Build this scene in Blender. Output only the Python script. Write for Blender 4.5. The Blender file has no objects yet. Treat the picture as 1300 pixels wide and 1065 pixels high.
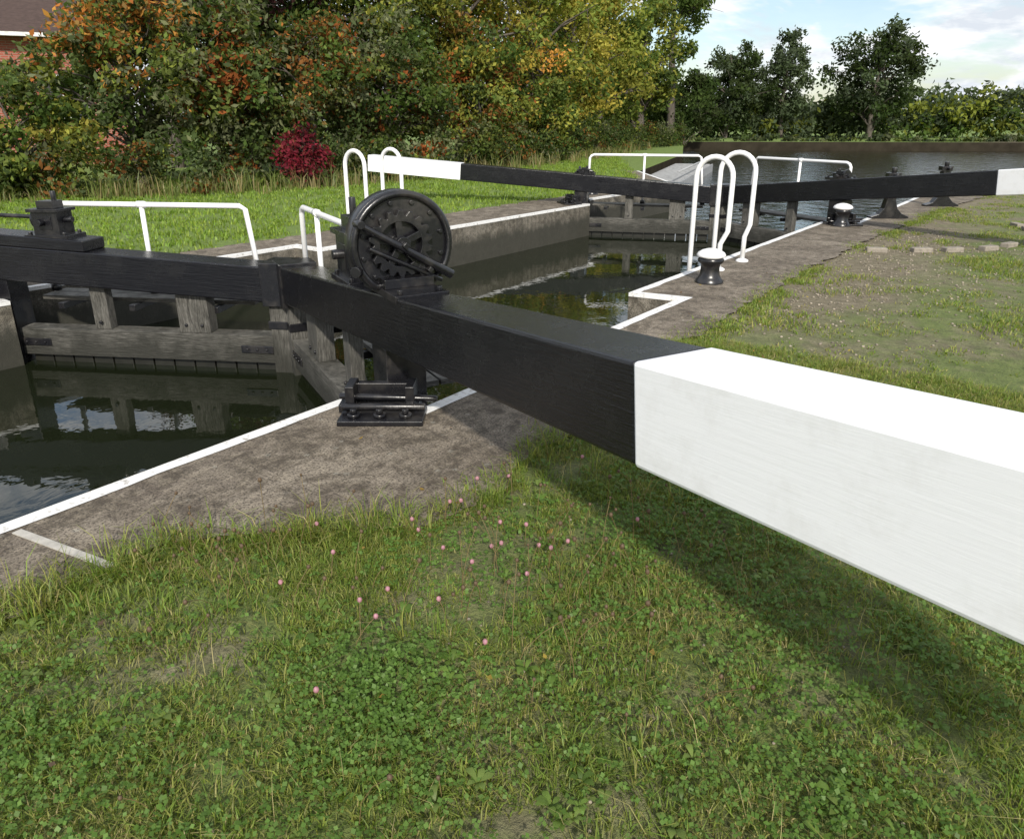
import bpy, bmesh, math, random
import numpy as np
from mathutils import Vector, Matrix, noise
from mathutils.geometry import tessellate_polygon
random.seed(7); rng=np.random.default_rng(11)
S=bpy.context.scene
COL=S.collection
# ------------------------------------------------------------------ materials
def newmat(name):
    m=bpy.data.materials.new(name); m.use_nodes=True
    nt=m.node_tree; b=nt.nodes["Principled BSDF"]
    return m,nt,b
def N(nt,t,**k):
    n=nt.nodes.new(t)
    for a,v in k.items(): setattr(n,a,v)
    return n
def ramp(nt,fac,stops):
    r=N(nt,'ShaderNodeValToRGB'); e=r.color_ramp.elements
    while len(e)<len(stops): e.new(0.5)
    for i,(p,c) in enumerate(stops):
        e[i].position=p; e[i].color=(c[0],c[1],c[2],1)
    nt.links.new(fac,r.inputs[0]); return r.outputs[0]
def noiz(nt,vec,scale,detail=4,rough=.6,dist=0):
    n=N(nt,'ShaderNodeTexNoise'); n.inputs['Scale'].default_value=scale
    n.inputs['Detail'].default_value=min(detail,5); n.inputs['Roughness'].default_value=rough
    n.inputs['Distortion'].default_value=dist
    nt.links.new(vec,n.inputs['Vector']); return n.outputs['Fac']
def mapping(nt,vec,sc):
    n=N(nt,'ShaderNodeMapping'); n.inputs['Scale'].default_value=sc
    nt.links.new(vec,n.inputs['Vector']); return n.outputs[0]
def bump(nt,b,h,st,dist=.01):
    n=N(nt,'ShaderNodeBump'); n.inputs['Strength'].default_value=st; n.inputs['Distance'].default_value=dist
    nt.links.new(h,n.inputs['Height']); nt.links.new(n.outputs[0],b.inputs['Normal']); return n
def mix(nt,f,a,c,mode='MIX'):
    n=N(nt,'ShaderNodeMix',data_type='RGBA',blend_type=mode)
    if isinstance(f,(int,float)): n.inputs[0].default_value=f
    else: nt.links.new(f,n.inputs[0])
    for s,i in ((a,6),(c,7)):
        if isinstance(s,tuple): n.inputs[i].default_value=(s[0],s[1],s[2],1)
        else: nt.links.new(s,n.inputs[i])
    return n.outputs[2]
def objc(nt): return N(nt,'ShaderNodeTexCoord').outputs['Object']

def paint(name,c,rough,grain=True,bs=.35,dirt=(.5,.48,.42),damt=.15,spec=.5):
    m,nt,b=newmat(name); o=objc(nt)
    v=mapping(nt,o,(1.5,28,28)) if grain else o
    n1=noiz(nt,v,3 if grain else 25,5,.65)
    n2=noiz(nt,o,5,5,.7)
    d=ramp(nt,n2,[(.5,(0,0,0)),(.8,(damt,)*3)])
    col=mix(nt,d,c,dirt); nt.links.new(col,b.inputs['Base Color'])
    r=N(nt,'ShaderNodeMapRange'); r.inputs[3].default_value=rough-.1; r.inputs[4].default_value=rough+.2
    nt.links.new(n2,r.inputs[0]); nt.links.new(r.outputs[0],b.inputs['Roughness'])
    b.inputs['Specular IOR Level'].default_value=spec
    bump(nt,b,n1,bs,.004); return m
M_black=paint('black_gloss_paint',(.005,.005,.007),.2,True,.9,(.02,.02,.02),.4,.5)
M_iron=paint('black_iron_paint',(.008,.008,.010),.24,False,.35,(.07,.063,.055),.7,.6)
M_white=paint('white_paint',(.84,.85,.88),.30,True,.2,(.5,.49,.45),.35)
M_wtube=paint('white_rail_paint',(.84,.84,.84),.3,False,.1,(.5,.5,.47),.2)
def timber(name,sc):
    m,nt,b=newmat(name); o=objc(nt); g=N(nt,'ShaderNodeNewGeometry').outputs['Position']
    n1=noiz(nt,mapping(nt,o,sc),3,5,.8,.4); n2=noiz(nt,o,3,4,.65)
    c=ramp(nt,n1,[(.34,(.028,.026,.022)),(.5,(.11,.105,.092)),(.68,(.22,.212,.19))])
    s=N(nt,'ShaderNodeSeparateXYZ'); nt.links.new(g,s.inputs[0])
    mr=N(nt,'ShaderNodeMapRange'); mr.inputs[1].default_value=-.22; mr.inputs[2].default_value=-.58; mr.inputs[4].default_value=.5
    nt.links.new(s.outputs[2],mr.inputs[0])
    ad=N(nt,'ShaderNodeMath',operation='ADD'); nt.links.new(n2,ad.inputs[0]); nt.links.new(mr.outputs[0],ad.inputs[1])
    c=mix(nt,ramp(nt,ad.outputs[0],[(.42,(0,0,0)),(.8,(.9,)*3)]),c,(.024,.024,.018))
    nt.links.new(c,b.inputs['Base Color']); b.inputs['Roughness'].default_value=.65
    bump(nt,b,n1,1,.02); return m
M_timber=timber('weathered_timber',(2.5,2.5,22)); M_timberv=timber('weathered_timber_upright',(22,22,2.5))
def concrete(name,a,c,wet=False):
    m,nt,b=newmat(name); g=N(nt,'ShaderNodeNewGeometry').outputs['Position']
    n1=noiz(nt,g,1.7,5,.7,.4); n2=noiz(nt,g,14,5,.7); n3=noiz(nt,g,90,3,.6); n4=noiz(nt,g,4,5,.78,.6)
    col=ramp(nt,n1,[(.38,a),(.6,c)])
    col=mix(nt,ramp(nt,n4,[(.45,(0,0,0)),(.56,(.85,)*3)]),col,(a[0]*.5,a[1]*.48,a[2]*.42))
    col=mix(nt,ramp(nt,n2,[(.42,(0,0,0)),(.8,(.8,)*3)]),col,(c[0]*1.3,c[1]*1.3,c[2]*1.25))
    v=N(nt,'ShaderNodeTexVoronoi'); v.inputs['Scale'].default_value=9; nt.links.new(g,v.inputs['Vector'])
    col=mix(nt,ramp(nt,v.outputs['Distance'],[(.09,(.4,)*3),(.16,(0,0,0))]),col,(.34,.33,.28))
    col=mix(nt,ramp(nt,n3,[(.38,(.85,)*3),(.5,(0,0,0))]),col,(a[0]*.3,a[1]*.3,a[2]*.3))
    n5=noiz(nt,mapping(nt,g,(5,1.2,1)),2.2,5,.75,1.2)
    col=mix(nt,ramp(nt,n5,[(.46,(0,0,0)),(.5,(.5,)*3),(.54,(0,0,0))]),col,(a[0]*.35,a[1]*.35,a[2]*.3))
    if wet:
        s=N(nt,'ShaderNodeSeparateXYZ'); nt.links.new(g,s.inputs[0])
        st=noiz(nt,mapping(nt,g,(3,3,.5)),2,5,.7)
        mr=N(nt,'ShaderNodeMapRange'); mr.inputs[1].default_value=-.15; mr.inputs[2].default_value=-.5
        nt.links.new(s.outputs[2],mr.inputs[0])
        ad=N(nt,'ShaderNodeMath',operation='MULTIPLY_ADD'); nt.links.new(st,ad.inputs[0]); ad.inputs[1].default_value=1.1
        nt.links.new(mr.outputs[0],ad.inputs[2])
        f=ramp(nt,ad.outputs[0],[(.45,(0,0,0)),(.95,(.92,)*3)])
        col=mix(nt,f,col,(.03,.03,.022))
    nt.links.new(col,b.inputs['Base Color']); b.inputs['Roughness'].default_value=.9
    ad=N(nt,'ShaderNodeMath',operation='ADD'); nt.links.new(n2,ad.inputs[0]); nt.links.new(n3,ad.inputs[1])
    bump(nt,b,ad.outputs[0],.7,.009); return m
M_conc=concrete('concrete_coping',(.125,.10,.077),(.27,.23,.18))
M_wall=concrete('lock_wall_concrete',(.13,.115,.095),(.25,.225,.185),True)
def strip():
    m,nt,b=newmat('white_edge_paint'); g=N(nt,'ShaderNodeNewGeometry').outputs['Position']
    n=noiz(nt,g,16,5,.75)
    c=ramp(nt,n,[(.34,(.34,.31,.27)),(.46,(.74,.74,.73))]); nt.links.new(c,b.inputs['Base Color'])
    b.inputs['Roughness'].default_value=.6; bump(nt,b,n,.3,.005); return m
M_strip=strip()
def ground():
    m,nt,b=newmat('grass_ground'); g=N(nt,'ShaderNodeNewGeometry').outputs['Position']
    n1=noiz(nt,g,1.3,5,.7,.5); n2=noiz(nt,g,9,5,.75); n3=noiz(nt,g,60,4,.7)
    soil=ramp(nt,n2,[(.3,(.12,.10,.06)),(.55,(.20,.17,.11)),(.75,(.30,.26,.185))])
    grn=ramp(nt,n2,[(.3,(.08,.11,.025)),(.55,(.14,.18,.045)),(.75,(.21,.225,.075))])
    near=mix(nt,ramp(nt,n1,[(.38,(.25,)*3),(.53,(1,)*3)]),soil,grn)
    s=N(nt,'ShaderNodeSeparateXYZ'); nt.links.new(g,s.inputs[0])
    nw=noiz(nt,g,1.1,4,.6); aw=N(nt,'ShaderNodeMath',operation='MULTIPLY_ADD'); nt.links.new(nw,aw.inputs[0]); aw.inputs[1].default_value=-2.6; nt.links.new(s.outputs[0],aw.inputs[2])
    mp=N(nt,'ShaderNodeMapRange'); mp.inputs[1].default_value=-2.0; mp.inputs[2].default_value=-2.9; nt.links.new(aw.outputs[0],mp.inputs[0])
    my=N(nt,'ShaderNodeMapRange'); my.inputs[1].default_value=4.8; my.inputs[2].default_value=6.5; nt.links.new(s.outputs[1],my.inputs[0])
    mm=N(nt,'ShaderNodeMath',operation='MULTIPLY'); nt.links.new(mp.outputs[0],mm.inputs[0]); nt.links.new(my.outputs[0],mm.inputs[1])
    near=mix(nt,mm.outputs[0],near,soil)
    mr=N(nt,'ShaderNodeMapRange'); mr.inputs[1].default_value=-5; mr.inputs[2].default_value=-8
    nt.links.new(s.outputs[0],mr.inputs[0])
    lawn=ramp(nt,n2,[(.3,(.10,.16,.03)),(.6,(.16,.23,.045)),(.8,(.22,.25,.07))])
    c=mix(nt,mr.outputs[0],near,lawn)
    c=mix(nt,ramp(nt,n3,[(.35,(.5,)*3),(.5,(0,0,0))]),c,(.04,.038,.02))
    nt.links.new(c,b.inputs['Base Color']); b.inputs['Roughness'].default_value=.95
    ad=N(nt,'ShaderNodeMath',operation='ADD'); nt.links.new(n2,ad.inputs[0]); nt.links.new(n3,ad.inputs[1])
    bump(nt,b,ad.outputs[0],1,.02); return m
M_ground=ground()
def water():
    m,nt,b=newmat('canal_water'); g=N(nt,'ShaderNodeNewGeometry').outputs['Position']
    b.inputs['Base Color'].default_value=(.010,.013,.006,1); b.inputs['Roughness'].default_value=.01
    b.inputs['IOR'].default_value=1.6
    s=N(nt,'ShaderNodeSeparateXYZ'); nt.links.new(g,s.inputs[0])
    mr=N(nt,'ShaderNodeMapRange'); mr.inputs[1].default_value=13; mr.inputs[2].default_value=22
    mr.inputs[3].default_value=.045; mr.inputs[4].default_value=.9
    nt.links.new(s.outputs[1],mr.inputs[0])
    n=noiz(nt,g,2.2,4,.55,.3)
    bm=bump(nt,b,n,.1,.07); nt.links.new(mr.outputs[0],bm.inputs['Strength']); return m
M_water=water()
def foliage(name,tr=.35,lite=False):
    m,nt,b=newmat(name)
    a=N(nt,'ShaderNodeAttribute',attribute_name='Col')
    if lite:
        nt.nodes.remove(b); b=N(nt,'ShaderNodeBsdfDiffuse'); nt.links.new(a.outputs['Color'],b.inputs['Color'])
    else:
        nt.links.new(a.outputs['Color'],b.inputs['Base Color']); b.inputs['Roughness'].default_value=.5
        b.inputs['Specular IOR Level'].default_value=.35
    t=N(nt,'ShaderNodeBsdfTranslucent'); c=mix(nt,1.0,a.outputs['Color'],(1.6,1.6,.8),'MULTIPLY')
    nt.links.new(c,t.inputs['Color'])
    ms=N(nt,'ShaderNodeMixShader'); ms.inputs[0].default_value=tr
    nt.links.new(b.outputs[0],ms.inputs[1]); nt.links.new(t.outputs[0],ms.inputs[2])
    nt.links.new(ms.outputs[0],nt.nodes['Material Output'].inputs['Surface']); return m
M_leaf=foliage('tree_leaves',.35,True); M_grass=foliage('grass_blades',.4)
def bark():
    m,nt,b=newmat('bark'); o=objc(nt); n=noiz(nt,mapping(nt,o,(6,6,1)),3,4,.7)
    nt.links.new(ramp(nt,n,[(.3,(.04,.032,.025)),(.7,(.14,.12,.10))]),b.inputs['Base Color']); b.inputs['Roughness'].default_value=.9
    return m
M_bark=bark()
def brick():
    m,nt,b=newmat('red_brick'); o=objc(nt)
    t=N(nt,'ShaderNodeTexBrick'); t.inputs['Scale'].default_value=1
    t.inputs['Color1'].default_value=(.34,.085,.055,1); t.inputs['Color2'].default_value=(.24,.06,.04,1)
    t.inputs['Mortar'].default_value=(.28,.2,.16,1); t.inputs['Mortar Size'].default_value=.01
    t.inputs['Brick Width'].default_value=.225; t.inputs['Row Height'].default_value=.075
    s=N(nt,'ShaderNodeSeparateXYZ'); nt.links.new(o,s.inputs[0])
    ad=N(nt,'ShaderNodeMath',operation='ADD'); nt.links.new(s.outputs[0],ad.inputs[0]); nt.links.new(s.outputs[1],ad.inputs[1])
    cb=N(nt,'ShaderNodeCombineXYZ'); nt.links.new(ad.outputs[0],cb.inputs[0]); nt.links.new(s.outputs[2],cb.inputs[1])
    nt.links.new(cb.outputs[0],t.inputs['Vector']); nt.links.new(t.outputs['Color'],b.inputs['Base Color'])
    b.inputs['Roughness'].default_value=.9; return m
M_brick=brick()
def plain(name,c,r=.7,sc=8,spec=.5):
    m,nt,b=newmat(name); o=objc(nt); n=noiz(nt,o,sc,5,.6)
    nt.links.new(ramp(nt,n,[(.3,tuple(x*.7 for x in c)),(.7,tuple(min(1,x*1.2) for x in c))]),b.inputs['Base Color'])
    b.inputs['Specular IOR Level'].default_value=spec
    b.inputs['Roughness'].default_value=r; bump(nt,b,n,.3,.01); return m
M_tile=plain('roof_tile',(.075,.05,.042),.8,6,.2); M_glass=plain('window_glass',(.03,.035,.04),.1)
M_frame=plain('window_frame',(.7,.7,.7),.5); M_stone=plain('stone_block',(.26,.23,.19),.9,20)
M_galv=plain('galvanised_steel',(.33,.34,.35),.5); M_bank=plain('bank_wall',(.035,.03,.022),1,1.5,0)
M_wetwood=plain('wet_timber',(.018,.018,.014),.4,9)
# ------------------------------------------------------------------ mesh helpers
class MB:
    def __init__(s): s.v=[];s.f=[];s.m=[];s.s=[]
    def box(s,P,x0,x1,y0,y1,z0,z1,mat=0):
        b=len(s.v)
        for x,y,z in ((x0,y0,z0),(x1,y0,z0),(x1,y1,z0),(x0,y1,z0),(x0,y0,z1),(x1,y0,z1),(x1,y1,z1),(x0,y1,z1)): s.v.append(tuple(P(x,y,z)))
        for q in ((0,3,2,1),(4,5,6,7),(0,1,5,4),(1,2,6,5),(2,3,7,6),(3,0,4,7)):
            s.f.append(tuple(b+i for i in q)); s.m.append(mat); s.s.append(False)
    def tube(s,pts,r,mat=0,n=10,caps=True):
        pts=[Vector(p) for p in pts]; rs=r if isinstance(r,(list,tuple)) else [r]*len(pts)
        b=len(s.v); up=None
        for i,p in enumerate(pts):
            t=(pts[min(i+1,len(pts)-1)]-pts[max(i-1,0)]).normalized()
            if up is None: up=Vector((0,0,1)) if abs(t.z)<.9 else Vector((1,0,0))
            u=(up-t*up.dot(t)).normalized(); w=t.cross(u); up=u
            for k in range(n):
                a=2*math.pi*k/n; s.v.append(tuple(p+(u*math.cos(a)+w*math.sin(a))*rs[i]))
        for i in range(len(pts)-1):
            for k in range(n):
                k2=(k+1)%n; s.f.append((b+i*n+k,b+i*n+k2,b+(i+1)*n+k2,b+(i+1)*n+k)); s.m.append(mat); s.s.append(True)
        if caps:
            s.f.append(tuple(b+k for k in range(n))[::-1]); s.f.append(tuple(b+(len(pts)-1)*n+k for k in range(n)))
            s.m+= [mat]*2; s.s+=[False]*2
    def lathe(s,c,prof,mat=0,n=24):
        c=Vector(c); b=len(s.v)
        mats=mat if isinstance(mat,list) else [mat]*(len(prof)-1)
        for r,z in prof:
            for k in range(n):
                a=2*math.pi*k/n; s.v.append((c.x+r*math.cos(a),c.y+r*math.sin(a),c.z+z))
        for i in range(len(prof)-1):
            for k in range(n):
                k2=(k+1)%n; s.f.append((b+i*n+k,b+i*n+k2,b+(i+1)*n+k2,b+(i+1)*n+k)); s.m.append(mats[i]); s.s.append(True)
        s.f.append(tuple(b+(len(prof)-1)*n+k for k in range(n))); s.m.append(mats[-1]); s.s.append(False)
    def prism(s,A,B,mat=0):
        b=len(s.v); n=len(A); s.v+= [tuple(p) for p in A]+[tuple(p) for p in B]
        s.f.append(tuple(range(b,b+n))[::-1]); s.f.append(tuple(range(b+n,b+2*n))); s.m+=[mat]*2; s.s+=[False]*2
        for k in range(n):
            k2=(k+1)%n; s.f.append((b+k,b+k2,b+n+k2,b+n+k)); s.m.append(mat); s.s.append(n>16)
    def obj(s,name,mats,parent=None,bevel=0,matrix=None):
        me=bpy.data.meshes.new(name); me.from_pydata(s.v,[],s.f)
        for m in mats: me.materials.append(m)
        me.polygons.foreach_set('material_index',s.m); me.polygons.foreach_set('use_smooth',s.s)
        bm=bmesh.new(); bm.from_mesh(me); bmesh.ops.recalc_face_normals(bm,faces=bm.faces); bm.to_mesh(me); bm.free()
        o=bpy.data.objects.new(name,me); COL.objects.link(o)
        if parent: o.parent=parent
        if matrix is not None: o.matrix_world=matrix
        if bevel:
            bv=o.modifiers.new('bevel','BEVEL'); bv.width=bevel; bv.segments=2; bv.limit_method='ANGLE'; bv.angle_limit=math.radians(50)
        return o
W=lambda x,y,z:(x,y,z)
def empty(name):
    e=bpy.data.objects.new(name,None); e.empty_display_size=.3; COL.objects.link(e); return e
def qmesh(name,V,F,C,mats,mi=None,smooth=None):
    me=bpy.data.meshes.new(name); nv=len(V); nf=len(F)
    me.vertices.add(nv); me.vertices.foreach_set('co',V.astype(np.float32).ravel())
    me.loops.add(nf*4); me.loops.foreach_set('vertex_index',F.astype(np.int32).ravel())
    me.polygons.add(nf); me.polygons.foreach_set('loop_start',np.arange(nf,dtype=np.int32)*4)
    for m in mats: me.materials.append(m)
    if mi is not None: me.polygons.foreach_set('material_index',mi.astype(np.int32))
    me.update(calc_edges=True)
    a=me.color_attributes.new('Col','FLOAT_COLOR','POINT')
    cc=np.ones((nv,4),np.float32); cc[:,:3]=C; a.data.foreach_set('color',cc.ravel())
    if smooth is not None: me.polygons.foreach_set('use_smooth',smooth)
    o=bpy.data.objects.new(name,me); COL.objects.link(o); return o
# ------------------------------------------------------------------ terrain outline
Rt=[(-3.23,-40),(-3.23,2.85),(-2.75,2.85),(-2.75,6.22),(-3.23,6.14),(-3.23,12.5),(-2.76,12.5),(-2.76,19.3),(-1.2,22),(4,27),(30,38),(75,60),(80,95)]
Far=[(61,102),(26,82),(-25,50)]
Lt=[(-20,44),(-15,33),(-11.2,21.5),(-7.99,17.5),(-7.99,12.5),(-7.51,12.5),(-7.51,6.0),(-7.99,6.0),(-7.99,2.5),(-7.51,2.5),(-7.51,-40)]
hole=Rt+Far+Lt
def sheet(name,loops,z,mat):
    L=[[Vector((x,y,z)) for x,y in l] for l in loops]
    t=tessellate_polygon(L); v=[p for l in L for p in l]
    me=bpy.data.meshes.new(name); me.from_pydata([tuple(p) for p in v],[],[tuple(q) for q in t])
    bm=bmesh.new(); bm.from_mesh(me)
    for f in bm.faces:
        f.normal_update()
        if f.normal.z<0: f.normal_flip()
    bm.to_mesh(me); bm.free(); me.materials.append(mat)
    o=bpy.data.objects.new(name,me); COL.objects.link(o); return o
sheet('ground',[[(-400,-300),(400,-300),(400,500),(-400,500)],hole[::-1]],-.02,M_ground)
sheet('canal_water',[[(-60,-60),(120,-60),(120,130),(-60,130)]],-.6,M_water)
mb=MB(); n=len(hole)
for i in range(n):
    a=hole[i]; b=hole[(i+1)%n]; k=len(mb.v)
    far=a[1]>21 and b[1]>21
    mb.v+=[(a[0],a[1],-.02 if far else 0),(b[0],b[1],-.02 if far else 0),(b[0],b[1],-2.5),(a[0],a[1],-2.5)]; mb.f.append((k,k+1,k+2,k+3)); mb.m.append(1 if far else 0); mb.s.append(False)
mb.obj('lock_chamber_wall',[M_wall,M_bank])
# aprons
outerR=[(-1.5,19.9),(-2.05,15),(-2.2,11),(-2.23,7.7),(-2.12,5),(-1.95,3),(-1.80,2.3),(-1.90,1.88),(-2.2,1.55),(-2.55,1.2),(-2.62,.6),(-2.6,-10)]
def jag(pts,amp):
    out=[]
    for i in range(len(pts)-1):
        a=Vector(pts[i]);b=Vector(pts[i+1]); L=(b-a).length; k=max(1,int(L/.035))
        for j in range(k):
            p=a.lerp(b,j/k); w=noise.noise(Vector((p.x*2.3,p.y*2.3,3)))*amp+noise.noise(Vector((p.x*6.3,p.y*6.3,8)))*amp*.5+noise.noise(Vector((p.x*19,p.y*19,8)))*amp*.3
            out.append((p.x+w,p.y+w*.3))
    out.append(pts[-1]); return out
inR=[(-3.23,-10)]+Rt[1:9]
sheet('concrete_coping',[inR+[(-.9,22)]+jag(outerR,.10)],0,M_conc)
inL=[(-7.51,-10),(-7.51,2.5),(-7.99,2.5),(-7.99,6.0),(-7.51,6.0),(-7.51,12.5),(-7.99,12.5),(-7.99,17.5),(-11.2,21.5)]
sheet('concrete_coping.001',[(inL+[(-11.7,21.5)]+jag([(-8.7,17.2),(-8.75,12),(-8.7,6),(-8.7,-10)],.12))[::-1]],0,M_conc)
def offset(pts,d):
    out=[]
    for i,p in enumerate(pts):
        p=Vector(p); ns=[]
        if i>0: t=(p-Vector(pts[i-1])).normalized(); ns.append(Vector((t.y,-t.x)))
        if i<len(pts)-1: t=(Vector(pts[i+1])-p).normalized(); ns.append(Vector((t.y,-t.x)))
        if len(ns)==1: out.append(p+ns[0]*d)
        else:
            m=(ns[0]+ns[1]).normalized(); out.append(p+m*d/max(.3,m.dot(ns[0])))
    return out
def edge_strip(name,pts,d):
    q=[pts[0]]
    for i in range(len(pts)-1):
        a=Vector(pts[i]);b=Vector(pts[i+1]); L=(b-a).length; k=max(1,int(L/.15))
        for j in range(1,k+1): q.append(tuple(a.lerp(b,j/k)))
    pts=q; o=offset(pts,d); mb=MB()
    for i,p in enumerate(o):
        a=Vector(pts[i]); w=noise.noise(Vector((p.x*4,p.y*4,.5)))*.16+noise.noise(Vector((p.x*13,p.y*13,.5)))*.10
        o[i]=p+(p-a)*w
    for i in range(len(pts)-1):
        k=len(mb.v); a,b=pts[i],pts[i+1]; c,e=o[i+1],o[i]
        mb.v+=[(a[0],a[1],.004),(b[0],b[1],.004),(c.x,c.y,.004),(e.x,e.y,.004)]; mb.f.append((k,k+1,k+2,k+3)); mb.m.append(0); mb.s.append(False)
        mb.v+=[(a[0],a[1],.004),(b[0],b[1],.004),(b[0],b[1],-.03),(a[0],a[1],-.03)]
        sg=.003 if d>0 else -.003
        t=(Vector(b)-Vector(a)).normalized(); nn=Vector((t.y,-t.x))*-sg
        for q in range(4): x,y,z=mb.v[k+4+q]; mb.v[k+4+q]=(x+nn.x,y+nn.y,z)
        mb.f.append((k+4,k+5,k+6,k+7)); mb.m.append(0); mb.s.append(False)
    mb.obj(name,[M_strip])
edge_strip('painted_edge_line',inR,.08)
edge_strip('painted_edge_line.001',inL,-.08)
M_worn=plain('worn_paint',(.42,.40,.36),.8,14)
mb=MB(); P=lambda x,y,z:(-3.12+x*.83-y*.1,.86+x*.16+y,z)
mb.box(P,0,.66,0,.035,.001,.006,0); mb.obj('worn_edge_strip',[M_worn])
mb=MB(); mb.box(W,-3.05,-2.78,.42,.6,.0,.03); mb.tube([(-3.0,.47,.06),(-2.9,.55,.09),(-2.8,.5,.06)],.018); mb.obj('mooring_plate',[M_iron],bevel=.006)
# ------------------------------------------------------------------ gates
def gear_box(mb,P,x,z,w=.2,h=.42,shaft=True):
    mb.box(P,x-.2,x+.2,-.13,.13,z,z+.035)
    mb.box(P,x-w/2,x+w/2,-.1,.1,z+.03,z+h*.72)
    mb.box(P,x-w/2-.025,x+w/2+.025,-.125,.125,z+h*.72,z+h*.8)
    mb.box(P,x-w*.32,x+w*.32,-.07,.07,z+h*.8,z+h)
    mb.tube([P(x-w/2-.07,0,z+h*.5),P(x+w/2+.07,0,z+h*.5)],.028)
    mb.tube([P(x+.02,-.17,z+h*.45),P(x+.02,.17,z+h*.45)],.03)
    mb.tube([P(x+w/2+.0,0,z+h*.5),P(x+w/2+.03,0,z+h*.5)],.09,n=16)
    mb.tube([P(x-.05,0,z+h*.9),P(x-.05,0,z+h*1.25)],.022)
    mb.box(P,x-.06,x+.06,-.105,-.1,z+.08,z+h*.6)
    for yy in(-.1,.1):
        for xx in(-.16,.16): mb.tube([P(x+xx,yy,z+.03),P(x+xx,yy,z+.06)],.018,n=6)
def drum(mb,P,x,z,R=.265):
    c=z+.245
    def outline(r,xx):
        pts=[]
        for k in range(48):
            a=2*math.pi*k/48; yy=r*math.cos(a); zz=r*math.sin(a)
            zz=max(zz,-.225); pts.append(P(xx,yy,c+zz))
        return pts
    mb.prism(outline(R,x-.10),outline(R,x+.0))
    mb.prism(outline(R-.012,x-.0),outline(R-.012,x+.008))
    pr=[(math.cos(2*math.pi*k/48)*(R-.018),max(math.sin(2*math.pi*k/48)*(R-.018),-.21)) for k in range(49)]
    mb.tube([P(x+.018,a,c+b) for a,b in pr],.02,n=8,caps=False)
    def star(r0,r1,n,xx):
        o=[]
        for k in range(n):
            for q,rr in((0,r0),(.3,r1),(.6,r1),(.85,r0)):
                a=2*math.pi*(k+q)/n; o.append(P(xx,rr*math.cos(a)-.02,c+.01+rr*math.sin(a)))
        return o
    n=18; A=star(.15,.178,n,x+.03); B=star(.15,.178,n,x+.055); m=len(A)
    I=[P(x+.03,-.02+.118*math.cos(2*math.pi*k/m),c+.01+.118*math.sin(2*math.pi*k/m)) for k in range(m)]
    J=[P(x+.055,-.02+.118*math.cos(2*math.pi*k/m),c+.01+.118*math.sin(2*math.pi*k/m)) for k in range(m)]
    b=len(mb.v); mb.v+=[tuple(p) for p in A+B+I+J]
    for k in range(m):
        k2=(k+1)%m
        for q in((b+k,b+k2,b+m+k2,b+m+k),(b+m+k,b+m+k2,b+3*m+k2,b+3*m+k),(b+3*m+k,b+3*m+k2,b+2*m+k2,b+2*m+k),(b+2*m+k,b+2*m+k2,b+k2,b+k)):
            mb.f.append(q); mb.m.append(0); mb.s.append(False)
    for k in range(5):
        a=2*math.pi*k/5+.4; ca,sa=math.cos(a),math.sin(a)
        Q=lambda r,t,d:P(x+d,-.02+r*ca-t*sa,c+.01+r*sa+t*ca)
        mb.box(lambda r,t,d:Q(r,t,d),.03,.125,-.018,.018,.032,.052)
    mb.tube([P(x,-.02,c+.01),P(x+.09,-.02,c+.01)],.042,n=16); mb.tube([P(x+.08,-.02,c+.01),P(x+.13,-.02,c+.01)],.02,n=4)
    mb.tube([P(x+.02,.12,c-.13),P(x+.06,.12,c-.13)],.05,n=12); mb.tube([P(x+.05,.12,c-.13),P(x+.11,.12,c-.13)],.018,n=4)
    A=Vector(P(x+.09,-.25,c+.13)); B=Vector(P(x+.09,.25,c-.17))
    mb.tube([A,A.lerp(B,.5),B],[.014,.02,.026],n=8)
    mb.tube([P(x+.065,-.2,c+.0),P(x+.065,.2,c-.2)],.012,n=6)
    mb.tube([P(x+.02,-.25,c+.13),P(x+.11,-.25,c+.13)],.022,n=8)
    for k in range(12):
        a=2*math.pi*(k+.5)/12
        if math.sin(a)>-.75: mb.tube([P(x+.005,(R-.058)*math.cos(a),c+(R-.058)*math.sin(a)),P(x+.025,(R-.058)*math.cos(a),c+(R-.058)*math.sin(a))],.013,n=6)
    mb.tube([P(x+.0,-.24,c-.12),P(x+.05,-.28,c-.12)],.03,n=10)
    mb.box(P,x-.24,x+.28,-.15,.15,z-.01,z+.03); mb.box(P,x-.14,x+.10,-.14,.14,z+.03,z+.08)
    for yy in(-.11,.11):
        for xx in(-.18,.24): mb.tube([P(x+xx,yy,z+.03),P(x+xx,yy,z+.055)],.016,n=6)
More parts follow.
